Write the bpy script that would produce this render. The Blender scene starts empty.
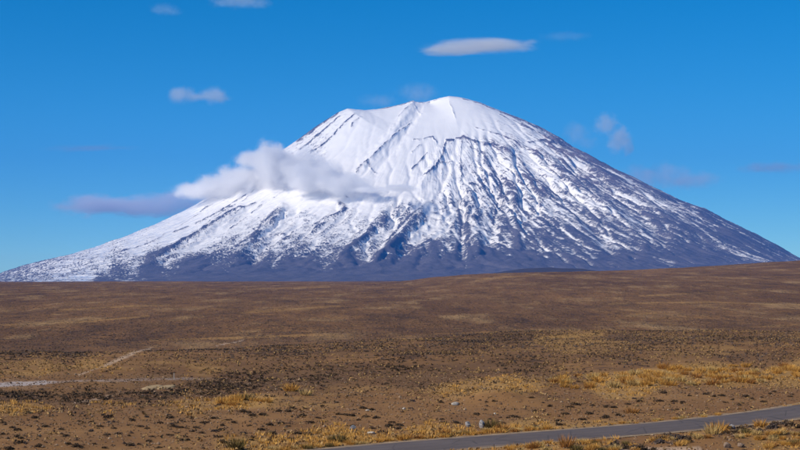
import bpy, math, random, time
_T0 = time.time()
import numpy as np
from math import radians as R

SEED = 7
rng = np.random.default_rng(SEED)
random.seed(SEED)
S = bpy.context.scene
COL = S.collection

# ------------------------------------------------------------------ camera
EYE = 9.0                       # metres above the ground in front of the camera
F = 1604.0                      # focal length in photograph pixels (800 wide)
HORIZ = 276.0                   # photograph row of the eye level
PITCH = math.atan((HORIZ - 225.0) / F)
cam_d = bpy.data.cameras.new('camera')
cam_d.sensor_width = 36.0
cam_d.lens = 36.0 * F / 800.0
cam_d.clip_start = 0.5
cam_d.clip_end = 200000.0
cam = bpy.data.objects.new('camera', cam_d)
COL.objects.link(cam)
cam.location = (0, 0, EYE)
cam.rotation_euler = (math.pi / 2 + PITCH, 0, 0)
S.camera = cam

# ------------------------------------------------------------------ sky, sun, exposure
SUN_AZ, SUN_EL = R(62), R(38)       # from the left, a little behind the camera
sun_dir = np.array([-math.sin(SUN_AZ) * math.cos(SUN_EL), -math.cos(SUN_AZ) * math.cos(SUN_EL), math.sin(SUN_EL)])
W = bpy.data.worlds.new('World')
S.world = W
W.use_nodes = True
wn, wl = W.node_tree.nodes, W.node_tree.links
wn.clear()
sky = wn.new('ShaderNodeTexSky')
sky.sky_type = 'NISHITA'
sky.sun_disc = False
sky.sun_elevation = SUN_EL
sky.sun_rotation = math.atan2(sun_dir[0], sun_dir[1]) % (2 * math.pi)
sky.altitude = 4000.0
sky.air_density = 1.0
sky.dust_density = 0.0
sky.ozone_density = 3.0
hsv = wn.new('ShaderNodeHueSaturation')
hsv.inputs['Hue'].default_value = 0.49
hsv.inputs['Saturation'].default_value = 1.45
bg = wn.new('ShaderNodeBackground')
bg.inputs['Strength'].default_value = 0.108
wo = wn.new('ShaderNodeOutputWorld')
wl.new(sky.outputs[0], hsv.inputs['Color'])
tint = wn.new('ShaderNodeMix'); tint.data_type = 'RGBA'; tint.blend_type = 'MULTIPLY'   # the deep clean blue of the high plateau
tint.inputs[0].default_value = 1.0
tint.inputs[7].default_value = (.62, .95, 1.0, 1)
wl.new(hsv.outputs[0], tint.inputs[6])
wl.new(tint.outputs[2], bg.inputs['Color'])
wl.new(bg.outputs[0], wo.inputs['Surface'])

sd = bpy.data.lights.new('sun', 'SUN')
sd.energy = 5.0
sd.angle = R(0.53)
sd.color = (1.0, 0.90, 0.76)
sun = bpy.data.objects.new('sun', sd)
COL.objects.link(sun)
sun.location = (-300, -200, 500)
sun.rotation_euler = (math.pi / 2 - SUN_EL, 0, math.atan2(sun_dir[0], -sun_dir[1]))

S.view_settings.view_transform = 'Standard'
S.view_settings.look = 'None'
S.view_settings.exposure = 0.12
S.view_settings.gamma = 1.0
S.view_settings.use_curve_mapping = False
S.cycles.volume_bounces = 5
S.cycles.max_bounces = 8
S.cycles.diffuse_bounces = 2
S.cycles.use_denoising = True

# ------------------------------------------------------------------ helpers
CP, SP_ = math.cos(PITCH), math.sin(PITCH)


def ray(px, py):
    """direction (not normalised, y component of the level forward axis) of a photograph pixel"""
    u = (np.asarray(px, float) - 400.0) / F
    v = (225.0 - np.asarray(py, float)) / F
    return np.stack([u, CP - v * SP_, SP_ + v * CP], -1)


def at(px, py, Y):
    """point on the pixel's ray at forward distance Y"""
    d = ray(px, py)
    return np.array([0, 0, EYE]) + d * (Y / d[..., 1:2] if d.ndim > 1 else Y / d[1])


def project(P):
    x, y, z = P[..., 0], P[..., 1], P[..., 2] - EYE
    fwd = y * CP + z * SP_
    up = -y * SP_ + z * CP
    fwd = np.where(fwd < 1e-3, 1e-3, fwd)
    return 400 + F * x / fwd, 225 - F * up / fwd


_TAB = {}


def perlin(x, y, seed=0):
    x = np.asarray(x, float); y = np.asarray(y, float)
    xi = np.floor(x).astype(np.int64); yi = np.floor(y).astype(np.int64)
    xf, yf = x - xi, y - yi
    if seed not in _TAB:
        tab = np.random.default_rng(1000 + seed).random((256, 256)) * 2 * np.pi
        _TAB[seed] = (np.cos(tab), np.sin(tab))
    gc, gs = _TAB[seed]

    def g(ix, iy, dx, dy):
        a, b = ix & 255, iy & 255
        return gc[a, b] * dx + gs[a, b] * dy
    u = xf * xf * xf * (xf * (xf * 6 - 15) + 10)
    v = yf * yf * yf * (yf * (yf * 6 - 15) + 10)
    a = g(xi, yi, xf, yf) * (1 - u) + g(xi + 1, yi, xf - 1, yf) * u
    b = g(xi, yi + 1, xf, yf - 1) * (1 - u) + g(xi + 1, yi + 1, xf - 1, yf - 1) * u
    return (a * (1 - v) + b * v) * 1.5


def fbm(x, y, octaves=4, seed=0, gain=0.5, lac=2.0):
    s = 0.0; a = 1.0; n = 0.0
    for o in range(octaves):
        s = s + a * perlin(x, y, seed + o * 17)
        n += a; a *= gain
        x = x * lac + 11.3; y = y * lac - 7.1
    return s / n


def ridged(x, y, octaves=3, seed=0):
    s = 0.0; a = 1.0; n = 0.0
    for o in range(octaves):
        s = s + a * (1 - 2 * np.abs(perlin(x, y, seed + o * 17)))
        n += a; a *= 0.5
        x = x * 2 + 5.2; y = y * 2 + 1.7
    return s / n


def smooth(a, b, x):
    t = np.clip((x - a) / (b - a), 0, 1)
    return t * t * (3 - 2 * t)


class Raster:
    """a map of values given at a few photograph pixels, spread smoothly between them"""
    def __init__(self, pts, power=4.0, x0=-60, x1=860, y0=60, y1=480, step=2.0, ysc=1.0):
        pts = np.array(pts, float)
        self.x0, self.y0, self.s = x0, y0, step
        gx = np.arange(x0, x1 + step, step); gy = np.arange(y0, y1 + step, step)
        X, Y = np.meshgrid(gx, gy)
        num = np.zeros((pts.shape[1] - 2,) + X.shape); den = np.zeros(X.shape)
        for p in pts:
            w = 1.0 / (((X - p[0]) ** 2 + ((Y - p[1]) * ysc) ** 2 + 9.0) ** (power / 2))
            den += w
            for k in range(num.shape[0]):
                num[k] += w * p[2 + k]
        self.v = num / den
        self.h, self.w = X.shape

    def get(self, px, py, k=0):
        fx = np.clip((px - self.x0) / self.s, 0, self.w - 1.001)
        fy = np.clip((py - self.y0) / self.s, 0, self.h - 1.001)
        i, j = fy.astype(int), fx.astype(int)
        u, v = fx - j, fy - i
        a = self.v[k]
        return (a[i, j] * (1 - u) + a[i, j + 1] * u) * (1 - v) + (a[i + 1, j] * (1 - u) + a[i + 1, j + 1] * u) * v


def mesh_np(name, V, Q, mat=None, smooth_shade=True):
    """V (n,3); Q (m,3) or (m,4) int faces"""
    me = bpy.data.meshes.new(name)
    V = np.ascontiguousarray(V, np.float32); Q = np.ascontiguousarray(Q, np.int32)
    k = Q.shape[1]
    me.vertices.add(len(V)); me.vertices.foreach_set('co', V.ravel())
    me.loops.add(Q.size); me.loops.foreach_set('vertex_index', Q.ravel())
    me.polygons.add(len(Q))
    me.polygons.foreach_set('loop_start', np.arange(0, Q.size, k, dtype=np.int32))
    me.polygons.foreach_set('loop_total', np.full(len(Q), k, np.int32))
    me.polygons.foreach_set('use_smooth', np.full(len(Q), smooth_shade, bool))
    me.update(calc_edges=True)
    if mat: me.materials.append(mat)
    return me


def fattr(me, name, vals):
    a = me.attributes.new(name, 'FLOAT', 'POINT')
    a.data.foreach_set('value', np.ascontiguousarray(vals, np.float32).ravel())


def link(name, me, loc=(0, 0, 0), rz=0.0, sc=(1, 1, 1), parent=None):
    o = bpy.data.objects.new(name, me)
    COL.objects.link(o)
    o.location = loc; o.rotation_euler = (0, 0, rz); o.scale = sc
    o.parent = parent
    return o


def tag(o, label=None, cat=None, group=None, kind=None):
    if label: o['label'] = label
    if cat: o['category'] = cat
    if group: o['group'] = group
    if kind: o['kind'] = kind
    return o


def grid_faces(nr, nc, wrap=False):
    i = np.arange(nr - 1)[:, None]; j = np.arange(nc if wrap else nc - 1)[None, :]
    j2 = (j + 1) % nc
    a = i * nc + j; b = i * nc + j2; c = (i + 1) * nc + j2; d = (i + 1) * nc + j
    return np.stack([a, b, c, d], -1).reshape(-1, 4)


class NT:
    """small helper for writing node trees"""
    def __init__(self, name):
        self.m = bpy.data.materials.new(name)
        self.m.use_nodes = True
        self.t = self.m.node_tree
        self.t.nodes.clear()
        self.out = self.t.nodes.new('ShaderNodeOutputMaterial')

    def n(self, typ, **kw):
        nd = self.t.nodes.new(typ)
        for k, v in kw.items():
            setattr(nd, k, v)
        return nd

    def put(self, sock, v):
        if hasattr(v, 'is_output') or isinstance(v, bpy.types.NodeSocket):
            self.t.links.new(v, sock)
        else:
            sock.default_value = v

    def math(self, op, a, b=0.0, c=0.0, clamp=False):
        nd = self.n('ShaderNodeMath', operation=op, use_clamp=clamp)
        for i, v in enumerate((a, b, c)):
            self.put(nd.inputs[i], v)
        return nd.outputs[0]

    def mix(self, f, a, b):
        nd = self.n('ShaderNodeMix', data_type='RGBA')
        self.put(nd.inputs[0], f)
        for i, v in ((6, a), (7, b)):
            self.put(nd.inputs[i], v if isinstance(v, bpy.types.NodeSocket) else tuple(v) + (1.0,))
        return nd.outputs[2]

    def noise(self, vec, scale, detail=3.0, rough=0.55, dist=0.0):
        nd = self.n('ShaderNodeTexNoise')
        if vec is not None: self.t.links.new(vec, nd.inputs['Vector'])
        nd.inputs['Scale'].default_value = scale
        nd.inputs['Detail'].default_value = detail
        nd.inputs['Roughness'].default_value = rough
        nd.inputs['Distortion'].default_value = dist
        return nd.outputs[0]

    def ramp(self, f, a, b):
        nd = self.n('ShaderNodeMapRange')
        self.put(nd.inputs[0], f)
        nd.inputs[1].default_value = a; nd.inputs[2].default_value = b
        return nd.outputs[0]

    def attr(self, name):
        return self.n('ShaderNodeAttribute', attribute_name=name)

    def bsdf(self, col, rough=0.9, bump=None, spec=0.2):
        b = self.n('ShaderNodeBsdfPrincipled')
        self.put(b.inputs['Base Color'], col if isinstance(col, bpy.types.NodeSocket) else tuple(col) + (1.0,))
        self.put(b.inputs['Roughness'], rough)
        b.inputs['Specular IOR Level'].default_value = spec
        if bump is not None: self.t.links.new(bump, b.inputs['Normal'])
        self.t.links.new(b.outputs[0], self.out.inputs['Surface'])
        return b

    def bump(self, h, strength, dist):
        nd = self.n('ShaderNodeBump')
        nd.inputs['Strength'].default_value = strength
        nd.inputs['Distance'].default_value = dist
        self.t.links.new(h, nd.inputs['Height'])
        return nd.outputs[0]


# ------------------------------------------------------------------ terrain height
# skyline of the plain: photograph column -> row; left plain ends ~5 km out, right ridge ~2.6 km out
RIDGE_Y = 2600.0
ridge_px = np.array([-400, 0, 380, 410, 440, 470, 500, 560, 640, 700, 750, 800, 900, 1200])
ridge_py = np.array([284, 284, 283.5, 281.5, 277, 274.6, 273.2, 272, 270, 267, 264, 261, 257, 250])
ridge_X = (ridge_px - 400) / F * RIDGE_Y
ridge_Z = EYE + (HORIZ - ridge_py) / F * RIDGE_Y - 1.0

# road: centre line through the points where its two edges stand in the photograph
up_edge = [(300, 452.5), (330, 448.5), (365, 445.0), (400, 441.8), (500, 435.5), (600, 428.0), (700, 417.5), (800, 404.5)]
lo_edge = [(430, 450.0), (520, 444.5), (600, 439.0), (700, 430.5), (800, 417.5)]


def flat_hit(px, py, z=0.0):
    d = ray(px, py)
    t = (z - EYE) / d[..., 2]
    return d[..., 0] * t, d[..., 1] * t


ux, uy = flat_hit(*np.array(up_edge).T)
lx, ly = flat_hit(*np.array(lo_edge).T)
cu = np.polyfit(ux, uy, 3)
XL, XR = float(ux[0]), 31.0
_g = np.linspace(1.6, 25, 12)
ROAD_HW = float(np.mean((np.polyval(cu, _g) - np.interp(_g, lx, ly)) / 2 / np.sqrt(1 + np.polyval(np.polyder(cu), _g) ** 2)))


def road_slope(X):
    return np.polyval(np.polyder(cu), np.clip(X, XL, XR))


def road_y(X):
    """centre line Y of the road for lateral X (curved in view, straight beyond)"""
    Xc = np.clip(X, XL, XR)
    s = road_slope(Xc)
    return np.polyval(cu, Xc) - ROAD_HW * np.sqrt(1 + s * s) + (X - Xc) * s


def road_dist(X, Y):
    return (Y - road_y(X)) / np.sqrt(1 + road_slope(X) ** 2)


def ground_z(X, Y):
    X = np.asarray(X, float); Y = np.asarray(Y, float)
    D = np.hypot(X, Y)
    # the near terrace ends in a low scarp; the wide plain beyond lies some 13 m lower
    az = np.arctan2(X, np.maximum(Y, 1.0))
    dc = np.interp(az, [-.6, -.25, -.1, .02, .12, .25, .6], [180, 190, 202, 232, 262, 272, 280]) * (1 + .07 * fbm(X / 60, Y / 200, 3, 29))
    scarp = smooth(dc, dc * 1.5, D)
    z = -13.0 * scarp - 60.0 * smooth(6300, 12000, D)                       # the plain falls away a little
    rz = np.interp(X, ridge_X, ridge_Z)
    rise = np.maximum(rz - z, 0) * smooth(500, RIDGE_Y, Y) * (1 - smooth(RIDGE_Y, 6500, Y)) * (Y > 0)
    z = z + rise
    amp = smooth(110, 900, D)
    z = z + amp * (1.8 * fbm(X / 260, Y / 420, 3, 3) + 4.0 * smooth(900, 3000, D) * fbm(X / 900 + 3, Y / 1100, 2, 9))
    z = z + 0.9 * smooth(97, 150, D) * fbm(X / 45, Y / 60, 3, 21)
    z = z + .9 * smooth(230, 700, D) * fbm(X / 30, Y / 44, 3, 27)
    rd = road_dist(X, Y)
    near = np.exp(-(D / 400.0) ** 2)
    z = z + near * 0.22 * smooth(ROAD_HW + .5, ROAD_HW + 6, np.abs(rd)) * fbm(X / 6, Y / 6, 3, 33)
    z = z + near * 0.07 * smooth(ROAD_HW + .3, ROAD_HW + 2, np.abs(rd)) * fbm(X / 1.3, Y / 1.3, 2, 35)
    # the shrubby berm on the near side, and the shallow verge bank on the far side
    z = z + near * (0.35 * np.exp(-((rd + ROAD_HW + 4.5) / 2.2) ** 2) * (0.6 + 0.8 * fbm(X / 5 + 9, Y / 5, 2, 41)))
    # low rounded swell above the bare soil (photograph 500,402)
    z = z + 0.7 * np.exp(-((X - 7.2) / 3.2) ** 2 - ((Y - 115) / 4.0) ** 2)
    return z - 0.06 * (1 - smooth(ROAD_HW + 0.1, ROAD_HW + 0.5, np.abs(rd))) * near


def ground_hit(px, py):
    """where the rays of photograph pixels meet the ground (march outwards, then refine)"""
    px = np.atleast_1d(np.asarray(px, float)); py = np.atleast_1d(np.asarray(py, float))
    d = ray(px, py); d = d / d[:, 1:2]
    ts = np.geomspace(60, 3000, 200)
    hit = np.full(len(px), np.nan)
    lo = np.full(len(px), 40.0)
    for t in ts:
        g = ground_z(d[:, 0] * t, d[:, 1] * t)
        below = (EYE + d[:, 2] * t <= g) & np.isnan(hit)
        hit[below] = t
        lo[np.isnan(hit)] = t
    hi = np.where(np.isnan(hit), 7000, hit)
    for _ in range(18):
        m = (lo + hi) / 2
        b = EYE + d[:, 2] * m <= ground_z(d[:, 0] * m, d[:, 1] * m)
        hi = np.where(b, m, hi); lo = np.where(b, lo, m)
    return d[:, 0] * hi, d[:, 1] * hi


# what covers the ground, by photograph pixel: scrub, gold grass, pale soil
GC = [
    (0, 284, .55, .10, .1), (120, 285, .55, .1, .1), (200, 284, .4, .2, .2), (330, 284, .4, .3, .25), (450, 280, .35, .3, .3), (600, 273, .35, .25, .2), (640, 271, .2, .2, .7), (720, 268, .55, .1, 0), (800, 263, .6, .1, 0),
    (0, 295, .75, .05, 0), (100, 296, .45, .2, .1), (200, 298, .35, .3, .2), (300, 296, .5, .1, .05), (400, 295, .55, .1, 0), (460, 297, .4, .15, .3), (550, 290, .5, .2, .05), (650, 288, .55, .2, .05), (780, 285, .7, .1, 0),
    (50, 308, .5, .2, .05), (110, 308, .35, .3, .2), (250, 305, .5, .2, .1), (320, 308, .45, .3, .1), (480, 305, .6, .1, 0), (620, 304, .5, .35, .1), (760, 303, .5, .35, .0),
    (40, 322, .45, .3, .1), (150, 322, .6, .15, 0), (260, 312, .4, .4, .1), (420, 320, .65, .1, 0), (560, 316, .75, .05, 0), (640, 313, .4, .45, .15), (770, 316, .8, .05, 0),
    (30, 340, .85, .05, 0), (130, 340, .8, .05, 0), (280, 335, .55, .3, .05), (400, 337, .55, .35, .0), (500, 330, .7, .15, 0), (580, 338, .35, .6, .1), (640, 335, .5, .3, 0), (760, 330, .55, .3, .05),
    (20, 355, .8, .05, 0), (60, 353, .75, .1, 0), (120, 358, .2, .25, .55), (180, 355, .5, .2, .1), (270, 350, .6, .15, .05), (360, 350, .55, .3, .05), (450, 350, .55, .3, 0), (600, 350, .5, .4, .1), (720, 350, .5, .35, .15),
    (30, 362, .15, .75, .1), (30, 372, .15, .75, .1), (90, 364, .15, .7, .1), (110, 372, .2, .65, .1), (170, 364, .3, .5, .1), (200, 370, .25, .6, .1), (300, 365, .55, .2, .05), (420, 365, .7, .1, 0), (520, 362, .6, .2, 0), (620, 364, .55, .2, 0), (760, 361, .55, .15, 0),
    (20, 384, .1, .0, 1.0), (60, 381, .3, .0, .6), (110, 380, .4, .0, .5), (160, 379, .45, .05, .4), (240, 380, .7, .15, .05), (320, 378, .7, .2, .05), (430, 378, .5, .25, .05), (560, 375, .4, .5, 0),
    (20, 395, .9, .15, .1), (90, 398, .85, .2, .2), (160, 395, .85, .2, .1), (220, 390, .8, .2, .1), (290, 383, .55, .3, .05), (350, 388, .35, .4, 0), (460, 390, .25, .6, 0), (520, 383, .2, .7, 0), (640, 378, .1, 1, 0), (720, 374, .1, 1, 0), (790, 374, .1, .9, 0), (620, 386, .1, .9, 0), (780, 384, .15, .8, 0),
    (20, 408, .25, .75, 0), (100, 408, .25, .65, 0), (180, 405, .2, .6, 0), (240, 401, .1, .7, 0), (330, 400, .15, .4, 0), (400, 400, .1, .3, .05), (480, 402, .15, .1, 0), (560, 398, .1, .25, 0), (680, 395, .1, .15, 0), (780, 394, .1, .1, 0),
    (40, 425, .2, .08, .1), (140, 425, .2, .05, .05), (260, 420, .15, .05, 0), (380, 415, .1, .05, .05), (480, 415, .1, .02, .02), (600, 412, .1, .05, 0), (700, 405, .1, .05, 0), (780, 398, .1, .03, 0),
    (60, 445, .2, .2, .2), (160, 445, .2, .25, .05), (260, 445, .1, .8, 0), (340, 438, .05, .9, 0), (440, 434, .05, .9, 0), (520, 430, .05, .7, 0), (600, 424, .05, .5, 0), (700, 414, .05, .4, 0),
    (560, 448, .1, .7, 0), (660, 444, .2, .4, .3), (700, 448, .1, .3, .6), (780, 440, .15, .6, .2), (790, 425, .2, .4, .0),
]
COVER = Raster(GC, power=4.0, y0=240, y1=480, ysc=3.0)

# ------------------------------------------------------------------ ground sheet
az_f = np.linspace(-16.5, 16.5, 520)
az_b = np.concatenate([np.linspace(16.5, 60, 40)[1:], np.linspace(60, 300, 40)[1:-1], np.linspace(300, 343.5, 40)[:-1]])
AZ = np.radians(np.concatenate([az_f, az_b]))
RR = np.concatenate([[0.0, 12, 25, 38], np.geomspace(50, 21000, 560)])
rr, aa = np.meshgrid(RR, AZ, indexing='ij')
GX, GY = rr * np.sin(aa), rr * np.cos(aa)
GZ = ground_z(GX, GY)
GV = np.stack([GX, GY, GZ], -1).reshape(-1, 3)
# close to the photograph's frame the cover map is used; outside it goes on as at the frame's edge
gpx, gpy = project(GV)
front = np.abs(np.degrees(np.arctan2(GV[:, 0], GV[:, 1]))) < 60
gpx = np.where(front, gpx, 400); gpy = np.where(front, gpy, 470)
gD = np.hypot(GV[:, 0], GV[:, 1])
wob = 22 * fbm(GV[:, 0] / 30, GV[:, 1] / 60, 3, 51)
wob2 = 4 * fbm(GV[:, 0] / 22 + 40, GV[:, 1] / 40, 3, 53) * np.clip(60.0 / np.maximum(gD, 60) * 3, 0.15, 1)
qx, qy = gpx + wob, gpy + wob2

m = NT('puna_soil')
co = m.n('ShaderNodeTexCoord').outputs['Object']
scrub = m.attr('scrub').outputs['Fac']; gold = m.attr('gold').outputs['Fac']; pale = m.attr('pale').outputs['Fac']
n_big = m.noise(co, 0.009, 5, 0.6)
n_mid = m.noise(co, 0.12, 5, 0.65)
n_fine = m.noise(co, 1.1, 6, 0.7)
n_grain = m.noise(co, 7.0, 3, 0.7)
soil = m.mix(m.ramp(n_mid, .35, .66), (.172, .086, .034), (.258, .140, .055))
soil = m.mix(m.ramp(n_big, .40, .62), soil, m.mix(.5, soil, (.235, .120, .048)))
soil = m.mix(m.math('MULTIPLY', m.ramp(n_fine, .52, .75), .55), soil, (.10, .062, .042))
soil = m.mix(m.math('MULTIPLY', m.ramp(n_grain, .60, .72), .5), soil, (.30, .21, .13))
# scrub cover too far away to tell plants apart: blotches at several scales
vo = m.n('ShaderNodeTexVoronoi'); vo.inputs['Scale'].default_value = .55
m.t.links.new(co, vo.inputs['Vector'])
blot = m.math('ADD', m.math('MULTIPLY', m.ramp(vo.outputs['Distance'], .75, .1), .5), m.math('MULTIPLY', m.ramp(m.noise(co, .035, 6, .7), .3, .7), .6))
scrf = m.ramp(m.math('ADD', blot, m.math('MULTIPLY', m.math('SUBTRACT', scrub, .75), 1.1)), .30, .60)
far1 = m.ramp(m.noise(co, .012, 7, .72), .36, .62)
scrf = m.math('MULTIPLY', m.math('MAXIMUM', scrf, m.math('MULTIPLY', m.math('MULTIPLY', far1, m.ramp(scrub, .15, .5)), .8)), .82)
c1 = m.mix(scrf, soil, (.055, .033, .023))
gn = m.math('ADD', m.math('MULTIPLY', m.noise(co, .06, 6, .72), .5), m.math('MULTIPLY', m.noise(co, .007, 6, .7), .5))
goldf = m.ramp(m.math('ADD', m.ramp(gn, .36, .64), m.math('MULTIPLY', m.math('SUBTRACT', gold, .5), 1.3)), .42, .85)
c2 = m.mix(m.math('MULTIPLY', goldf, .85), c1, (.34, .195, .065))
# broad drifts of darker and lighter ground far out
st = m.n('ShaderNodeVectorMath', operation='MULTIPLY'); m.t.links.new(co, st.inputs[0]); st.inputs[1].default_value = (1, .22, 1)
dr = m.noise(st.outputs[0], .0065, 6, .68)
dr2 = m.noise(st.outputs[0], .03, 5, .7)
far_w = m.attr('far').outputs['Fac']
c2 = m.mix(m.math('MULTIPLY', far_w, .40), c2, (.195, .100, .042))
c2 = m.mix(m.math('MULTIPLY', m.math('MULTIPLY', m.ramp(dr, .42, .60), far_w), .75), c2, (.105, .053, .026))
c2 = m.mix(m.math('MULTIPLY', m.math('MULTIPLY', m.ramp(dr2, .52, .68), far_w), .65), c2, (.36, .23, .105))
c2 = m.mix(m.math('MULTIPLY', m.math('MULTIPLY', m.ramp(dr2, .46, .34), far_w), .6), c2, (.055, .034, .024))
c3 = m.mix(m.ramp(m.math('ADD', pale, m.math('MULTIPLY', m.math('SUBTRACT', n_fine, .5), .9)), .35, 1.0), c2, (.40, .28, .19))
wash = m.attr('wash').outputs['Fac']
c4 = m.mix(m.ramp(m.math('ADD', wash, m.math('MULTIPLY', m.math('SUBTRACT', n_fine, .5), 1.2)), .35, .8), c3, (.36, .30, .275))
bh = m.math('ADD', m.math('MULTIPLY', n_fine, .7), m.math('MULTIPLY', n_grain, .3))
b_near = m.bump(bh, .8, .12)
b_far = m.n('ShaderNodeBump'); b_far.inputs['Distance'].default_value = 9.0
m.t.links.new(m.math('MULTIPLY', far_w, .8), b_far.inputs['Strength'])
m.t.links.new(m.math('ADD', m.noise(co, .035, 6, .75), m.math('MULTIPLY', dr2, .6)), b_far.inputs['Height']); m.t.links.new(b_near, b_far.inputs['Normal'])
m.bsdf(c4, 0.95, b_far.outputs[0], 0.1)
MAT_SOIL = m.m

gm = mesh_np('ground', GV, grid_faces(len(RR), len(AZ), True)[:, ::-1], MAT_SOIL)
fattr(gm, 'scrub', np.where(front, COVER.get(qx, qy, 0), .3))
fattr(gm, 'far', smooth(180, 700, gD))
gold_v = COVER.get(qx, qy, 1)
# pale bare patches that have a shape of their own


def seg_d(px, py, pts):
    d = np.full(np.shape(px), 1e9)
    for (x0, y0), (x1, y1) in zip(pts[:-1], pts[1:]):
        vx, vy = x1 - x0, y1 - y0
        t = np.clip(((px - x0) * vx + (py - y0) * vy) / (vx * vx + vy * vy + 1e-9), 0, 1)
        d = np.minimum(d, np.hypot(px - x0 - t * vx, py - y0 - t * vy))
    return d


jx = gpx + 3 * fbm(GV[:, 0] / 4, GV[:, 1] / 8, 2, 61); jy = gpy + 1.2 * fbm(GV[:, 0] / 5 + 5, GV[:, 1] / 9, 2, 63)
for pts, w in (([(150, 340), (260, 337), (330, 335)], .9), ([(535, 339), (570, 336), (600, 334)], 1.6), ([(610, 304), (700, 302), (810, 305)], .7), ([(628, 315), (655, 313)], 1.0), ([(60, 310), (110, 307), (170, 305)], .9),
               ([(240, 313), (340, 306)], .8), ([(400, 336), (520, 330)], .7), ([(0, 325), (80, 322), (150, 316)], .7), ([(700, 330), (810, 324)], .8), ([(200, 290), (330, 287)], .8), ([(430, 283), (520, 276), (600, 274.5)], .8), ([(640, 296), (760, 290)], .6)):
    gold_v = np.maximum(gold_v, 1.0 * (1 - smooth(w * .3, w * 2.2, seg_d(jx, gpy + .6 * fbm(GV[:, 0] / 60, GV[:, 1] / 200, 3, 67), pts))))
fattr(gm, 'gold', np.where(front, gold_v, .3))
pale_v = .5 * COVER.get(qx, qy, 2)
for pts, w in (([(106, 365), (118, 360), (136, 352)], 1.7), ([(78, 375), (106, 365)], .7), ([(136, 352), (152, 348)], .6), ([(215, 346), (250, 339)], .6),
               ([(75, 403), (92, 400), (112, 396)], 1.0), ([(700, 449), (640, 450), (600, 452)], 3.0)):
    pale_v = np.maximum(pale_v, 1.0 * (1 - smooth(w * .3, w * 1.9, seg_d(jx, jy * 1.0, pts))))
fattr(gm, 'pale', np.where(front, pale_v, .1))
wash_v = 1 - smooth(.6, 3.0, seg_d(jx, jy, [(-60, 386), (0, 384.5), (45, 382.5), (110, 380.5), (200, 378.5), (260, 378)]))
wash_v = np.where(jx > 45, wash_v * np.interp(jx, [45, 60, 200, 260], [.8, .55, .5, 0]), wash_v * 1.25)
fattr(gm, 'wash', np.where(front, wash_v, 0))
ground = tag(link('ground', gm), 'brown stony high plain with scrub and dry grass', kind='structure')

# ------------------------------------------------------------------ road and gravel shoulders
RX = np.concatenate([np.linspace(-160, -12, 60), np.linspace(-11, 36, 190), np.linspace(37, 240, 90)])


def strip(off0, off1, n, dz, crown=0.0, jit=0.0, seed=0):
    rows = []
    for k in range(n):
        f = k / (n - 1)
        off = off0 + (off1 - off0) * f
        s = road_slope(RX); L = np.sqrt(1 + s * s)
        if jit and k in (0, n - 1):
            off = off + jit * fbm(RX / .9, RX * 0 + 3.1 * k + seed, 3, seed)
        nx, ny = -s / L, 1 / L
        X = RX + nx * off; Y = road_y(RX) + ny * off
        z = np.full_like(X, dz) + crown * (1 - (2 * f - 1) ** 2) + road_z(RX)
        rows.append(np.stack([X, Y, z], -1))
    V = np.array(rows)
    return V.reshape(-1, 3), grid_faces(n, len(RX))


def road_z(X):
    """smooth long profile of the ground under the road"""
    g = ground_z(X, road_y(X))
    return g


m = NT('worn_asphalt')
co = m.n('ShaderNodeTexCoord').outputs['Object']
a1 = m.noise(co, .25, 5, .6); a2 = m.noise(co, 2.5, 5, .7); a3 = m.noise(co, 30, 2, .7)
col = m.mix(m.ramp(a1, .35, .65), (.095, .073, .066), (.125, .099, .090))
col = m.mix(m.math('MULTIPLY', m.ramp(a2, .5, .75), .5), col, (.15, .125, .115))
col = m.mix(m.math('MULTIPLY', m.ramp(a3, .5, .7), .35), col, (.05, .045, .045))
ac = m.math('ABSOLUTE', m.attr('across').outputs['Fac'])
trk = m.math('ADD', m.math('MULTIPLY', a2, .5), m.math('SUBTRACT', .5, m.math('ABSOLUTE', m.math('SUBTRACT', m.math('ABSOLUTE', m.math('SUBTRACT', ac, .5)), .24))))
col = m.mix(m.math('MULTIPLY', m.ramp(trk, .62, .8), .45), col, (.062, .052, .052))          # darker wheel paths
col = m.mix(m.ramp(m.math('ADD', ac, m.math('MULTIPLY', m.math('SUBTRACT', a1, .5), .5)), .86, 1.02), col, (.20, .14, .10))   # dust blown over the edges
cr = m.n('ShaderNodeTexVoronoi', feature='DISTANCE_TO_EDGE'); cr.inputs['Scale'].default_value = .35
m.t.links.new(co, cr.inputs['Vector'])
col = m.mix(m.math('MULTIPLY', m.ramp(cr.outputs['Distance'], .02, .0), .6), col, (.035, .03, .03))
m.bsdf(col, .85, m.bump(a3, .4, .01), .3)
MAT_ROAD = m.m
m = NT('pale_gravel')
co = m.n('ShaderNodeTexCoord').outputs['Object']
a2 = m.noise(co, 1.2, 5, .7); a3 = m.noise(co, 14, 3, .7)
col = m.mix(m.ramp(a2, .35, .65), (.20, .14, .09), (.36, .27, .18))
col = m.mix(m.math('MULTIPLY', m.ramp(a3, .5, .7), .5), col, (.12, .08, .055))
m.bsdf(col, .95, m.bump(a3, .7, .03), .1)
MAT_GRAVEL = m.m
V, Q = strip(-ROAD_HW, ROAD_HW, 25, 0.075, 0.04, .12, 5)
rm_ = mesh_np('road', V, Q[:, ::-1], MAT_ROAD)
fattr(rm_, 'across', np.repeat(np.linspace(-1, 1, 25), len(RX)))
tag(link('road', rm_), 'two lane worn grey asphalt road curving across the dry plain', kind='structure')
V, Q = strip(ROAD_HW - .05, ROAD_HW + .55, 4, 0.068, 0, .22, 8)
tag(link('road_shoulder', mesh_np('road_shoulder', V, Q[:, ::-1], MAT_GRAVEL)), 'narrow pale gravel shoulder on the volcano side of the road', kind='structure')
V, Q = strip(-ROAD_HW - .5, -ROAD_HW + .05, 4, 0.066, 0, .22, 9)
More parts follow.
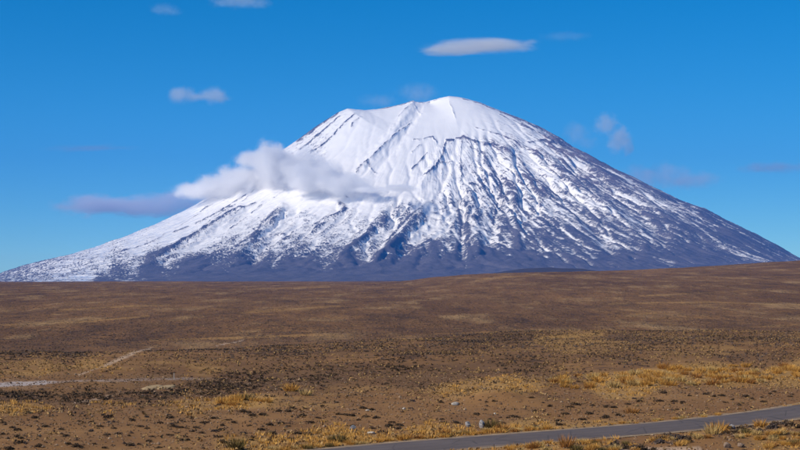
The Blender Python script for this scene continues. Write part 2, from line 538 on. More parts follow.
tag(link('road_shoulder', mesh_np('road_shoulder', V, Q[:, ::-1], MAT_GRAVEL)), 'narrow pale gravel shoulder below the shrubby berm', kind='structure')

# ------------------------------------------------------------------ the volcano
MY = 16000.0
sil = np.array([(-160, 292), (-60, 286), (0, 280), (15, 274), (45, 264), (75, 257), (100, 249), (130, 238), (160, 225), (190, 210), (215, 196), (240, 180), (270, 160), (296, 142),
                (320, 125), (338, 113), (347, 109), (365, 110.5), (380, 109), (395, 106), (411, 102), (425, 102.5), (440, 99), (449, 97), (460, 98), (480, 103), (500, 111), (520, 119),
                (540, 128), (560, 139.5), (571, 148), (585, 155), (600, 164), (620, 174), (650, 189), (680, 204), (700, 211), (720, 222), (750, 237), (770, 249), (790, 261), (830, 276), (900, 290)], float)
silP = at(sil[:, 0], sil[:, 1], MY)
MCX = float(at(430.0, 102.0, MY)[0])
silX, silZ = silP[:, 0] - MCX, silP[:, 2]
RMAX = 6000.0


def prof_side(r, sgn):
    return np.interp(sgn * r, silX, silZ)


_fr = np.array([0, 300, 600, 1000, 1500, 2000, 2500, 3000, 3500, 4000, 4600, 5200, 6000, 7000])
_fz = np.array([1738, 1610, 1440, 1205, 925, 685, 490, 335, 215, 125, 45, 0, -40, -60])


def cosint(x, xp, fp):
    """smooth interpolation (Catmull-Rom through the table)"""
    i = np.clip(np.searchsorted(xp, x) - 1, 0, len(xp) - 2)
    h = xp[i + 1] - xp[i]; t = (x - xp[i]) / h
    mt = np.gradient(fp, xp)
    return ((2 * t ** 3 - 3 * t ** 2 + 1) * fp[i] + (t ** 3 - 2 * t ** 2 + t) * h * mt[i] + (-2 * t ** 3 + 3 * t ** 2) * fp[i + 1] + (t ** 3 - t ** 2) * h * mt[i + 1])


NR = 470
mr = np.concatenate([[0.3], np.linspace(8, 5200, NR - 21), np.linspace(5260, 6800, 20)])
th_f = np.linspace(-R(112), R(112), 1250)                 # 0 = towards the camera, negative = left
th_b = np.linspace(R(112), R(248), 110)[1:-1]
MT = np.concatenate([th_f, th_b])
mrr, mtt = np.meshgrid(mr, MT, indexing='ij')
sn, cs = np.sin(mtt), np.cos(mtt)
wl_ = np.where(sn < 0, np.abs(sn) ** 2.2, 0); wr_ = np.where(sn > 0, np.abs(sn) ** 2.2, 0)
wf_ = 1 - wl_ - wr_
base = wl_ * prof_side(mrr, -1) + wr_ * prof_side(mrr, 1) + wf_ * cosint(mrr, _fr, _fz)

RC = [
    (330, 122, .10), (312, 137, .25), (350, 150, -.1), (400, 150, -.12), (380, 130, -.12), (420, 120, -.1), (390, 112, .0), (435, 110, -.1), (445, 125, -.1), (470, 110, .0), (480, 125, .02), (500, 120, .08), (530, 132, .22), (560, 146, .6), (600, 167, .62), (640, 187, .66),
    (575, 168, .42), (550, 160, .28), (520, 150, .2), (495, 160, .3), (480, 150, .25), (450, 150, .12), (465, 165, .22), (430, 170, .14), (480, 182, .38), (520, 185, .42), (545, 190, .52), (570, 200, .55), (600, 205, .6), (640, 212, .72), (680, 212, .74), (700, 222, .8), (720, 240, .93), (760, 252, .9),
    (700, 252, 1.0), (660, 248, .95), (630, 240, .85), (600, 240, .76), (560, 228, .66), (530, 228, .66), (505, 205, .62), (470, 200, .4), (450, 205, .28), (430, 190, .08), (410, 190, .0), (385, 185, .0), (370, 205, .02), (340, 192, -.05), (320, 205, .03), (300, 200, .0),
    (280, 190, -.02), (262, 205, .1), (245, 205, .12), (300, 222, .28), (270, 222, .33), (240, 222, .28), (212, 218, .2), (190, 220, .14), (165, 236, .2), (135, 248, .22), (100, 256, .25), (75, 260, .35), (40, 268, .5), (200, 240, .42), (240, 243, .6), (280, 240, .62),
    (320, 236, .5), (350, 222, .25), (360, 240, .52), (382, 248, .66), (390, 225, .36), (405, 218, .55), (432, 214, .2), (420, 232, .5), (440, 228, .34), (450, 244, .8), (462, 232, .66), (478, 232, .6), (492, 232, .72), (505, 244, .84), (545, 248, .8), (580, 256, .95), (610, 262, 1.2),
    (165, 258, .66), (130, 262, .45), (100, 268, .35), (90, 275, .3), (220, 258, .84), (260, 254, .84), (300, 250, .8), (330, 254, .76), (20, 277, .6), (60, 274, .35),
    (120, 273, .9), (150, 270, 1.2), (200, 271, 1.35), (250, 271, 1.35), (300, 268, 1.35), (350, 268, 1.4), (390, 262, 1.35), (410, 254, 1.25), (430, 249, 1.2), (450, 258, 1.2), (480, 260, 1.2), (530, 261, 1.3), (400, 272, 1.5), (300, 278, 1.5), (500, 270, 1.5), (200, 279, 1.5), (640, 264, 1.2), (700, 263, 1.1), (100, 279, 1.1),
]
ROCK = Raster(RC, power=4.0)

# relief: ribs and gullies running down the slope, broken by finer rock
arc = mtt * 2600.0                                          # across the slope, metres at mid height
spread = 0.45 + mrr / 2600.0
wx = 1.1 * fbm(mtt * 3 + 7, mrr / 900, 3, 71)
rib1 = ridged(mtt * 9 + .5 * wx, mrr / 2600 + 1, 2, 72)
rib2 = ridged(mtt * 24 + .9 * wx, mrr / 900, 3, 75)
rib3 = fbm(mtt * 85 + 2.0 * wx, mrr / 420, 3, 79)
iso = fbm(mrr * sn / 210, mrr * cs / 210, 5, 83, .55)
env = smooth(250, 1500, mrr)
env2 = env * (1 - .55 * smooth(3200, 5200, mrr))
rightw = smooth(-.25, .45, sn)
rib4 = fbm(mtt * 120 + 2.2 * wx, mrr / 1100, 3, 85)         # long thin streaks on the drier right side
streak = .45 * rib2 * .8 + (1 - rightw) * .6 * rib3 + rightw * 1.25 * rib4 + .25 * iso
side = np.clip(np.abs(sn), 0, 1) ** 6                       # keep the outline close to the photograph's
pb = project(np.stack([MCX + mrr * sn, MY - mrr * cs, base], -1))
calm = np.where(cs > -.45, np.interp(ROCK.get(pb[0], pb[1]), [-.05, .12, .45, 1], [.10, .30, 1.0, 1.0]), 1.0)   # smooth where deep snow fills the gullies
env2 = env2 * calm


# --- water-worn relief: drops run down the cone, gather into branching gullies and cut them deeper
EC = 11.0
ex = np.arange(-5000, 5000 + EC, EC); ey = np.arange(-900, 5600 + EC, EC)         # across, and towards the camera
EX, EY = np.meshgrid(ex, ey)
er, et = np.hypot(EX, EY), np.arctan2(EX, EY)
es = np.sin(et)
el_, er_ = np.where(es < 0, np.abs(es) ** 2.2, 0), np.where(es > 0, np.abs(es) ** 2.2, 0)
h0 = el_ * prof_side(er, -1) + er_ * prof_side(er, 1) + (1 - el_ - er_) * cosint(er, _fr, _fz)
h0 = h0 + smooth(150, 1200, er) * (34 * fbm(EX / 520, EY / 520, 3, 131) + 16 * fbm(EX / 130, EY / 130, 3, 135))


def blur(a, n):
    for _ in range(n):
        a = (np.roll(a, 1, 0) + np.roll(a, -1, 0) + 2 * a) / 4
        a = (np.roll(a, 1, 1) + np.roll(a, -1, 1) + 2 * a) / 4
    return a


hE = h0.copy()
flow = np.zeros_like(hE)
prng = np.random.default_rng(77)
for rnd in range(6):
    gy_, gx_ = np.gradient(blur(hE, 1), EC)
    n_ = 45000
    rad0 = 300 + 4200 * prng.random(n_) ** .8; a0 = prng.uniform(-1.75, 1.75, n_)
    X_, Y_ = rad0 * np.sin(a0), rad0 * np.cos(a0)
    dx_ = np.zeros(n_); dy_ = np.zeros(n_)
    cnt = np.zeros(hE.size)
    for st_ in range(230):
        i_ = np.clip(((Y_ - ey[0]) / EC + .5).astype(int), 0, hE.shape[0] - 1); j_ = np.clip(((X_ - ex[0]) / EC + .5).astype(int), 0, hE.shape[1] - 1)
        k_ = i_ * hE.shape[1] + j_
        if st_ > 2: cnt += np.bincount(k_, minlength=hE.size)
        dx_ = .55 * dx_ - gx_.ravel()[k_]; dy_ = .55 * dy_ - gy_.ravel()[k_]
        L_ = np.hypot(dx_, dy_) + 1e-9
        dx_ /= L_; dy_ /= L_
        X_ = X_ + dx_ * EC; Y_ = Y_ + dy_ * EC
    cnt = cnt.reshape(hE.shape)
    lf = np.log1p(cnt)
    hE = hE - 2.6 * smooth(200, 1000, er) * (1 - smooth(4300, 5400, er)) * (.6 * blur(lf, 1) + .9 * blur(lf, 4))
    flow += cnt
dE = hE - h0
dE = dE - blur(dE, 60)
conv = hE - blur(hE, 14)
lflow = blur(np.log1p(flow), 1)
lflow = lflow - blur(lflow, 40)


def esample(a, X, Y):
    fx = np.clip((X - ex[0]) / EC, 0, a.shape[1] - 1.001); fy = np.clip((Y - ey[0]) / EC, 0, a.shape[0] - 1.001)
    i, j = fy.astype(int), fx.astype(int); u, v = fx - j, fy - i
    return (a[i, j] * (1 - u) + a[i, j + 1] * u) * (1 - v) + (a[i + 1, j] * (1 - u) + a[i + 1, j + 1] * u) * v


wE = smooth(-.15, .05, cs)
dEm = esample(dE, mrr * sn, mrr * cs) * wE
large = 34 * esample(np.where(True, fbm(EX / 520, EY / 520, 3, 131), 0), mrr * sn, mrr * cs) * wE * smooth(150, 1200, mrr)
convm = esample(conv, mrr * sn, mrr * cs) * wE
flowm = esample(lflow, mrr * sn, mrr * cs) * wE
mz = base + (1 - .8 * side) * calm * ((.78 - .56 * smooth(1700, 2900, mrr)) * dEm + (.45 - .3 * smooth(1800, 3000, mrr)) * large) + .5 * env2 * (1 - .75 * side) * (30 * rib1 + 20 * rib2) + env2 * 11 * rib3 + (5 + 15 * env) * (.3 + .7 * calm) * (1 - .5 * side) * iso + 4.0 * side * fbm(mrr * sn / 40, mrr * cs / 40, 3, 141)

# the sharp crest that comes down from the highest point towards the camera
pcx, pcy = project(np.stack([MCX + mrr * sn, MY - mrr * cs, mz], -1))
cr_x = np.interp(pcy, [97, 106, 118, 135], [449, 451, 455, 460])
mz = mz + 26 * np.exp(-np.abs(pcx - cr_x) / 14) * (1 - smooth(112, 134, pcy)) * smooth(94, 101, pcy) * (cs > .05)

MX = MCX + mrr * sn
MYY = MY - mrr * cs
MV = np.stack([MX, MYY, mz], -1).reshape(-1, 3)
mpx, mpy = project(MV)
vis = (np.cos(mtt) > -0.45).reshape(-1)
streak_f = streak.reshape(-1); iso_f = iso.reshape(-1)

rk = ROCK.get(mpx, mpy)
# single rocky ribs and bands, the peak's painted shadow line, and single snow streaks, traced where they stand on the slope: (width, strength, points)
DARK = [
    (1.3, 1, [(297, 142), (310, 132), (320, 124.5), (338, 113)]), (1.0, .9, [(300, 150), (312, 140), (326, 128), (340, 116)]),
    (1.0, 1, [(311, 152), (325, 143), (333, 135), (344, 123), (350, 118), (355, 114)]), (1.2, .8, [(351, 127), (354, 121), (360, 117)]),
    (1.1, .9, [(356, 172), (363, 165), (372, 158), (383, 147), (395, 135), (404, 128), (411, 122)]), (2.2, .8, [(357, 170), (366, 163), (371, 166)]), (1.0, .7, [(366, 163), (376, 173)]),
    (.8, .8, [(399, 117), (405, 112), (411, 106)]), (.8, .8, [(410, 102), (416, 107), (421, 114)]), (.7, .7, [(448.5, 97.5), (451, 106), (455, 118)]),  # last one: shadow line of the summit ridge, painted in the rock tone
    (.9, .9, [(413, 140), (424, 139), (433, 137), (437, 143)]), (.9, .9, [(412, 152), (421, 145)]), (.9, .9, [(412, 169), (420, 161), (427, 153)]),
    (1.3, 1, [(423, 178), (436, 168), (443, 155), (446, 142)]), (1.5, 1, [(446, 141), (455, 139.5), (463, 137), (475, 142), (484, 144), (494, 145)]),
    (.8, .7, [(430, 172), (440, 163), (452, 160)]), (.7, .7, [(462, 141), (460, 160), (462, 180)]), (1.1, .8, [(480, 150), (492, 165), (498, 175), (502, 188), (496, 205), (492, 225)]),
    (.9, .8, [(495, 148), (510, 152), (520, 159), (528, 171), (540, 186), (556, 200)]), (.9, .7, [(476, 128), (500, 135), (522, 144), (540, 156), (562, 174)]),
    (1.1, .9, [(527, 143), (540, 141), (549, 138)]), (1.6, .9, [(549, 143), (557, 139), (563, 140)]), (1.4, .9, [(556, 139), (575, 149), (600, 163), (640, 184), (675, 202)]),
    (2.2, .6, [(556, 157), (580, 170), (606, 186), (636, 206), (660, 224)]), (2.0, .55, [(520, 170), (545, 186), (575, 203), (600, 222)]), (2.6, .5, [(560, 150), (590, 163), (620, 182)]),
    (.9, .8, [(172, 233), (200, 222), (225, 208), (246, 195)]), (1.7, .85, [(158, 256), (190, 238), (212, 225), (226, 216)]), (1.1, .85, [(226, 216), (240, 209), (255, 203)]),
    (.7, .7, [(228, 229), (246, 216), (262, 205), (285, 190)]), (.7, .7, [(205, 226), (222, 212), (246, 199), (254, 190)]), (.8, .7, [(120, 252), (150, 243), (170, 232)]), (.7, .6, [(180, 226), (196, 215), (208, 206)]),
    (3.2, .9, [(338, 203), (344, 206), (345, 211)]), (1.0, .8, [(344, 194), (348, 199)]), (2.4, .75, [(386, 242), (397, 231), (408, 219), (419, 213)]), (2.2, .6, [(421, 214), (427, 222)]),
    (1.6, .75, [(458, 203), (461, 222), (460, 240), (455, 252)]), (3.0, .75, [(466, 222), (468, 240), (470, 256)]), (1.4, .6, [(236, 247), (252, 237), (262, 226), (276, 213)]), (3, .5, [(250, 240), (256, 234)]),
    (2.6, .6, [(348, 250), (366, 238), (380, 227), (386, 218)]), (1.6, .55, [(312, 226), (328, 216), (345, 211)]), (2.0, .7, [(376, 262), (390, 250), (404, 241)]), (2.6, .5, [(470, 184), (482, 186), (488, 178)]),
    (2.5, .45, [(500, 205), (508, 225), (518, 240)]), (1.2, .6, [(462, 195), (448, 205), (436, 214)]),
    (.9, .9, [(462, 98.6), (480, 103.6), (500, 111.6), (520, 119.6), (540, 128.6), (556, 138)]), (.7, .8, [(378, 109.4), (395, 106.4), (411, 102.4), (425, 102.9), (440, 99.4)]), (.8, .7, [(500, 115), (525, 126), (545, 136)]),
    (2.5, .5, [(700, 212), (730, 233), (770, 254)]),
]
LIGHT = [
    (2.2, .8, [(547, 149), (565, 160), (590, 175), (627, 198)]), (1.6, .8, [(609, 170), (631, 181)]), (1.0, .8, [(627, 180), (650, 197), (675, 212)]), (1.5, .7, [(520, 146), (540, 165), (565, 185), (600, 208), (631, 226)]),
    (.9, .9, [(693, 211.5), (703, 221), (716, 230)]), (1.1, 1.1, [(716, 221), (740, 232), (764, 245)]), (.7, .9, [(742, 244), (773, 258)]), (.8, .9, [(644, 198), (668, 208), (689, 220), (720, 243)]),
    (1.3, .8, [(560, 226), (575, 241), (593, 258)]), (1.0, .7, [(600, 199), (625, 218), (658, 246)]), (1.2, .6, [(520, 211), (532, 232), (547, 252)]), (1.4, .6, [(545, 200), (575, 222), (605, 235), (618, 248)]),
    (.9, .7, [(680, 206), (695, 214)]), (1.4, .6, [(505, 168), (520, 195), (530, 215)]), (1.2, .9, [(72, 276.5), (100, 276)]), (.6, .9, [(344, 266), (375, 260), (400, 253), (420, 247), (434, 244)]),
    (.7, .8, [(444, 245), (440, 255), (425, 263)]), (.8, .8, [(467, 245), (466, 268)]), (.8, .7, [(476, 235), (478, 248), (474, 258)]), (1.2, .7, [(392, 258), (384, 262), (380, 266)]),
    (1.5, .6, [(412, 240), (424, 228), (430, 220)]), (1.0, .5, [(150, 262), (180, 250), (200, 242)]), (.9, .5, [(282, 256), (270, 268)]),
]
wx2 = 2.4 * fbm(MV[:, 0] / 70, MV[:, 2] / 70, 3, 91); wy2 = 2.0 * fbm(MV[:, 0] / 60 + 9, MV[:, 2] / 60, 3, 93)
sx_, sy_ = mpx + .55 * wx2, mpy + .55 * wy2
feat = np.zeros(len(MV)); lite = np.zeros(len(MV))
nvar = .62 + .8 * fbm(MV[:, 0] / 45, MV[:, 2] / 45, 3, 97)


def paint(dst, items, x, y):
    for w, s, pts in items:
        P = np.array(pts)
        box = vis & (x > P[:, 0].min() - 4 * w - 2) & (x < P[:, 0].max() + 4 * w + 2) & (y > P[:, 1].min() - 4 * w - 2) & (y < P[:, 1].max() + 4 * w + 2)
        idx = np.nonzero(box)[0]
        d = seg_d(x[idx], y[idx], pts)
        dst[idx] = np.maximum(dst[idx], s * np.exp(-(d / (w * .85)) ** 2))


# the few great ravines and lava ribs that shape the face: (width, metres up or down, points)
BIG = [(5.0, -34, [(458, 198), (462, 222), (462, 256)]), (4.5, 26, [(470, 190), (474, 222), (478, 255)]), (5.0, -30, [(492, 160), (500, 178), (497, 205), (490, 240)]), (5.0, 26, [(505, 150), (515, 178), (514, 210), (520, 245)]),
       (5.0, -32, [(520, 150), (545, 180), (580, 212), (612, 250)]), (4.5, 26, [(540, 152), (575, 183), (615, 215), (645, 246)]), (5.0, -28, [(575, 165), (620, 198), (665, 238)]), (4.0, 22, [(600, 172), (640, 198), (690, 236)]),
       (5.5, 40, [(380, 260), (398, 240), (414, 222), (428, 208)]), (4.5, -30, [(396, 260), (412, 244), (434, 224)]), (5.0, 32, [(342, 258), (364, 238), (384, 216)]), (4.5, -26, [(360, 262), (378, 244), (396, 220)]),
       (4.5, 26, [(236, 258), (256, 236), (282, 208)]), (4.5, -24, [(252, 262), (272, 238), (296, 210)]), (4.0, 20, [(150, 258), (190, 238), (240, 208)]), (4.0, -18, [(166, 262), (204, 240), (250, 212)]), (4.0, 22, [(440, 150), (432, 170), (420, 186)]), (4.0, -20, [(452, 150), (446, 172), (438, 195)]),
       (3.5, 18, [(412, 104), (392, 134), (364, 165)]), (3.5, -14, [(420, 108), (402, 138), (376, 170)])]
bigz = np.zeros(len(MV)); bigd = np.zeros(len(MV))
for w, hgt, pts in BIG:
    P = np.array(pts)
    idx = np.nonzero(vis & (mpx > P[:, 0].min() - 20) & (mpx < P[:, 0].max() + 20) & (mpy > P[:, 1].min() - 14) & (mpy < P[:, 1].max() + 14))[0]
    d = seg_d(mpx[idx] + 1.3 * wx2[idx], mpy[idx] + 1.0 * wy2[idx], pts)
    g = np.exp(-(d / w) ** 2 * .9)
    bigz[idx] += hgt * g
    bigd[idx] += np.sign(hgt) * g
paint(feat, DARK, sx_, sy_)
paint(lite, LIGHT, sx_, sy_)
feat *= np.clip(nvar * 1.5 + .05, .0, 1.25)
lite *= np.clip(nvar * 1.5 + .05, .0, 1.2)
rk = np.where(vis, rk, .5) - .10 * smooth(330, 200, mpx) * smooth(262, 245, mpy)
rk = rk + .11 * smooth(540, 620, mpx) * smooth(185, 225, mpy)
rk = rk - .13 * np.exp(-((mpx - 490) / 85) ** 4 - ((mpy - 185) / 48) ** 4) - .16 * np.exp(-((mpx - 330) / 170) ** 4 - ((mpy - 243) / 18) ** 4)
rk = rk + .12 * smooth(248, 262, mpy) * smooth(140, 180, mpx)


def unit(a):
    return (a - a.mean()) / a.std()


# thin wandering rock edges on the broken face below the summit
wa = 1.4 * fbm(MV[:, 0] / 260, MV[:, 2] / 200, 3, 111)
ed1 = np.abs(fbm(mtt.reshape(-1) * 26 + wa, mrr.reshape(-1) / 420 + .5 * wa, 3, 113))
ed2 = np.abs(fbm(mtt.reshape(-1) * 48 + 1.6 * wa, mrr.reshape(-1) / 240 + wa, 3, 117))
zone = vis * np.exp(-((mpx - 490) / 75) ** 4 - ((mpy - 178) / 42) ** 4) + .6 * vis * np.exp(-((mpx - 600) / 60) ** 4 - ((mpy - 205) / 40) ** 4)
edges = np.clip(zone, 0, 1) * (1.0 * (1 - smooth(.008, .045, ed1)) + .75 * (1 - smooth(.008, .04, ed2))) * np.clip(.3 + nvar, .2, 1.1)
# rock value: above 0 rock shows, below 0 snow lies
speck = unit(fbm(MV[:, 0] / 15, MV[:, 1] / 15 + MV[:, 2] / 15, 2, 99))
mid_n = unit(fbm(MV[:, 0] / 75, MV[:, 1] / 75 + MV[:, 2] / 60, 3, 98))
rw = rightw.reshape(-1)
big_n = unit(fbm(mtt.reshape(-1) * 7 + 3, mrr.reshape(-1) / 700, 3, 121))
cen = np.exp(-((mpx - 480) / 70) ** 4) * vis
ridge_n = np.clip(.55 * unit(convm.reshape(-1)) - .65 * unit(flowm.reshape(-1)), -2.2, 2.2)   # snow lies in the gullies, the ribs between are swept bare
rough_n = (.14 + .07 * rw) * ridge_n + (.10 + .10 * rw) * unit(streak_f) + (.30 - .10 * rw) * speck + .14 * mid_n + .18 * rw * big_n
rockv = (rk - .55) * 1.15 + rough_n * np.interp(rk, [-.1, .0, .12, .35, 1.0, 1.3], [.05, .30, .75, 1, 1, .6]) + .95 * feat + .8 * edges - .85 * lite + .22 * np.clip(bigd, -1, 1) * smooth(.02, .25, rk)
MV[:, 2] += bigz
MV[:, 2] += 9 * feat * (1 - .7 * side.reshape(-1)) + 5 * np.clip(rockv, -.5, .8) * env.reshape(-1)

m = NT('volcano_rock_and_snow')
co = m.n('ShaderNodeTexCoord').outputs['Object']
rv = m.attr('rock').outputs['Fac']; warm = m.attr('warm').outputs['Fac']
f1 = m.noise(co, 1 / 24, 4, .7); f2 = m.noise(co, 1 / 9, 3, .7)
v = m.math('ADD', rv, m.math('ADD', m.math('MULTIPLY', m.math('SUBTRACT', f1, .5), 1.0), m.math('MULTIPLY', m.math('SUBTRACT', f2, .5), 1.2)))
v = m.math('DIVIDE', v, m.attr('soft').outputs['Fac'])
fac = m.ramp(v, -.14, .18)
# thin snow dust in hollows keeps bare slopes from being one flat tone
rockc = m.mix(m.ramp(m.noise(co, 1 / 260, 5, .65), .35, .65), (.072, .068, .084), (.112, .100, .112))
rockc = m.mix(m.math('MULTIPLY', warm, m.ramp(m.noise(co, 1 / 330, 4, .6), .35, .65)), rockc, (.215, .150, .140))
rockc = m.mix(m.math('MULTIPLY', m.ramp(m.noise(co, 1 / 40, 4, .7), .55, .75), .5), rockc, (.16, .14, .14))
snowc = m.mix(m.ramp(m.noise(co, 1 / 120, 4, .6), .4, .7), (.95, .93, .89), (.90, .885, .86))
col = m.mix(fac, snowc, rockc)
bmp = m.bump(m.math('MULTIPLY', m.math('ADD', f1, m.math('MULTIPLY', f2, .3)), m.math('ADD', .12, fac)), .55, 13.0)
m.bsdf(col, m.ramp(fac, 0, 1), bmp, .1)
MAT_VOLC = m.m
vm = mesh_np('volcano', MV, grid_faces(len(mr), len(MT), True), MAT_VOLC)
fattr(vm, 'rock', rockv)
fattr(vm, 'soft', 1.5 + 1.2 * rw * smooth(500, 620, mpx))
fattr(vm, 'warm', np.clip(smooth(-.1, .8, np.sin(mtt)) * smooth(300, 1500, mz), 0, 1))
# close the tiny hole at the summit by pulling the first ring to its mean
tag(link('mountain', vm), 'snow capped volcano with dark rocky lower slopes', kind='structure')

# low dark hill at the volcano's foot
hx = np.linspace(-900, 900, 120); hy = np.linspace(-700, 700, 60)
HXX, HYY = np.meshgrid(hx, hy)
hc = at(545.0, 272.0, 7600.0)
hz = 56 * np.exp(-((HXX + 60) / 300) ** 2 - (HYY / 320) ** 2) + 30 * np.exp(-((HXX - 260) / 260) ** 2 - (HYY / 320) ** 2) - 22
hz += 6 * fbm(HXX / 120, HYY / 120, 4, 101) + 5
m = NT('dark_hill_scree')
co = m.n('ShaderNodeTexCoord').outputs['Object']
col = m.mix(m.ramp(m.noise(co, 1 / 60, 5, .7), .3, .7), (.034, .026, .024), (.062, .046, .038))
m.bsdf(col, .95, None, .1)
V = np.stack([HXX, HYY, hz], -1).reshape(-1, 3)
tag(link('hill', mesh_np('hill', V, grid_faces(60, 120), m.m), (hc[0], hc[1], 0)), 'low dark bare hill at the foot of the volcano', kind='structure')

# ------------------------------------------------------------------ haze
bm_v = np.array([(x, y, z) for x in (-21500, 21500) for y in (-21500, 24500) for z in (-120, 1860)], float)
bm_f = np.array([(0, 1, 3, 2), (4, 6, 7, 5), (0, 4, 5, 1), (2, 3, 7, 6), (0, 2, 6, 4), (1, 5, 7, 3)])
m = NT('haze_air')
pv = m.n('ShaderNodeVolumePrincipled')
pv.inputs['Color'].default_value = (.05, .30, 1.0, 1)
pv.inputs['Density'].default_value = 3.1e-5
pv.inputs['Anisotropy'].default_value = 0.0
m.t.links.new(pv.outputs[0], m.out.inputs['Volume'])
tag(link('haze', mesh_np('haze', bm_v, bm_f, m.m, False)), 'thin blue haze between the plain and the volcano', 'haze', kind='stuff')


# ------------------------------------------------------------------ clouds
def ico(sub):
    import bmesh
    b = bmesh.new()
    bmesh.ops.create_icosphere(b, subdivisions=sub, radius=1.0)
    V = np.array([v.co[:] for v in b.verts]); Fc = np.array([[v.index for v in f.verts] for f in b.faces])
    b.free()
    return V, Fc


ICO = ico(3)


def cloud(label, lumps, dens, nscale, amp=.9, thr=.25, soft=.45, colr=(1, 1, 1), step=.25, aniso=0.0, seed=0.0, stretch=(1, 1, 1)):
    """lumps: (px, py, half width px, half height px, Y, depth factor)"""
    C, Rd = [], []
    for px, py, rx, ry, Y, df in lumps:
        C.append(at(float(px), float(py), Y)); k = Y / F
        Rd.append((rx * k * 1.28, rx * k * df * 1.28, ry * k * 1.28))
    C = np.array(C); Rd = np.array(Rd); O = C.mean(0)
    V, Q = [], []
    for i in range(len(C)):
        Q.append(ICO[1] + len(ICO[0]) * i)
        V.append((C[i] - O) + ICO[0] * Rd[i] * 1.12)
    me = mesh_np('cloud', np.concatenate(V), np.concatenate(Q), None, True)
    o = link('cloud', me, tuple(O))
    rm = o.modifiers.new('merge', 'REMESH'); rm.mode = 'VOXEL'
    rm.voxel_size = float(max(Rd[:, 0].max() / 9, Rd.min() / 3))
    m = NT('cloud_vapour')
    co = m.n('ShaderNodeTexCoord').outputs['Object']
    f = None
    for i in range(len(C)):
        mp = m.n('ShaderNodeVectorMath', operation='SUBTRACT'); m.t.links.new(co, mp.inputs[0]); mp.inputs[1].default_value = tuple(C[i] - O)
        dv = m.n('ShaderNodeVectorMath', operation='DIVIDE'); m.t.links.new(mp.outputs[0], dv.inputs[0]); dv.inputs[1].default_value = tuple(Rd[i])
        ln = m.n('ShaderNodeVectorMath', operation='LENGTH'); m.t.links.new(dv.outputs[0], ln.inputs[0])
        g = m.math('SUBTRACT', 1.0, ln.outputs['Value'])
        f = g if f is None else m.math('SMOOTH_MAX', f, g, .25)
    sh = m.n('ShaderNodeVectorMath', operation='MULTIPLY_ADD'); m.t.links.new(co, sh.inputs[0]); sh.inputs[1].default_value = stretch; sh.inputs[2].default_value = (seed * 913, seed * 511, seed * 377)
    nz = m.noise(sh.outputs[0], 1.0 / nscale, 8, .70, .4)
    h = m.math('ADD', f, m.math('MULTIPLY', m.math('SUBTRACT', nz, .5), amp * 4.2))
    d = m.ramp(h, thr + .2, thr + .2 + soft)
    d = m.math('POWER', d, 1.5)
    edge = m.ramp(f, -.08, .12)
    d = m.math('MULTIPLY', m.math('MULTIPLY', d, edge), dens)
    pv = m.n('ShaderNodeVolumePrincipled')
    pv.inputs['Color'].default_value = tuple(colr) + (1,)
    pv.inputs['Anisotropy'].default_value = aniso
    m.t.links.new(d, pv.inputs['Density'])
    m.t.links.new(pv.outputs[0], m.out.inputs['Volume'])
    m.m.cycles.volume_step_rate = step
    o.data.materials.append(m.m)
    tag(o, label, 'cloud', 'clouds around the volcano')
    return o


cloud('large pale grey cloud bank lying against the left snowy slope of the volcano',
      [(200, 191, 28, 9, 15200, 1.3), (226, 187, 32, 12, 15100, 1.2), (250, 180, 32, 16, 14950, 1.2), (274, 165, 28, 24, 14700, 1.2), (294, 170, 30, 22, 14550, 1.1), (314, 178, 34, 18, 14350, 1.0), (340, 185, 36, 13, 14150, 1.0),
       (364, 190, 20, 4, 14000, 1.0), (255, 160, 22, 11, 14850, 1.2), (398, 188, 20, 3.6, 13650, 1.8)],
      .012, 210, .54, .0, .38, step=.05, seed=1)
FY = 30000.0
cloud('smooth lens shaped white cloud high above the summit', [(478, 47, 58, 6.5, FY, 1.0), (452, 49.5, 40, 5, FY, 1), (492, 44.5, 40, 5.5, FY, 1)], .0030, 700, .38, .02, .4, seed=2, stretch=(.5, .5, 2))
cloud('dim flat purplish grey cloud low against the left flank of the volcano', [(110, 206, 52, 11, FY, 1.0), (150, 206, 52, 10, FY, 1), (185, 202, 40, 12, FY, 1), (92, 203, 30, 9, FY, 1)], .0036, 420, .75, .0, .6, colr=(.92, .94, 1.0), seed=3, stretch=(.6, .6, 1.6))
cloud('small double puff of white cloud in the open sky left of the summit', [(182, 95, 16, 9, FY, 1), (213, 96, 18, 9, FY, 1), (198, 97, 18, 5, FY, 1)], .0022, 300, .5, -.02, .5, seed=4)
cloud('small torn pinkish puff of cloud right of the summit ridge', [(620, 140, 14, 15, FY, 1), (606, 124, 13, 11, FY, 1), (628, 148, 9, 8, FY, 1)], .0028, 260, .6, -.02, .45, seed=5)
cloud('faint wisp of cloud touching the summit shoulder on the right', [(578, 132, 18, 13, FY, 1), (586, 142, 12, 9, FY, 1)], .0007, 300, .6, .0, .5, seed=6)
cloud('dim ragged purplish cloud just above the right slope', [(655, 176, 34, 13, FY, 1), (685, 180, 34, 10, FY, 1), (668, 172, 16, 10, FY, 1)], .0010, 330, .85, .0, .5, colr=(.88, .90, 1.0), seed=7)
cloud('thin flat grey streak of cloud far beyond the right foot', [(772, 168, 34, 6, FY, 1), (790, 167, 26, 5, FY, 1)], .0011, 330, .8, .0, .5, colr=(.66, .72, .86), seed=8)
cloud('faint wispy cloud peeping over the summit crater', [(418, 94, 24, 10, FY, 1), (378, 101, 20, 8, FY, 1)], .0006, 320, .6, .0, .5, seed=9)
cloud('long thin dark streak of cloud in the sky left of the volcano', [(88, 148, 52, 3.2, FY, 1), (70, 148.5, 34, 3, FY, 1)], .0009, 600, .4, .1, .5, colr=(.5, .58, .72), seed=10, stretch=(.4, .4, 2))
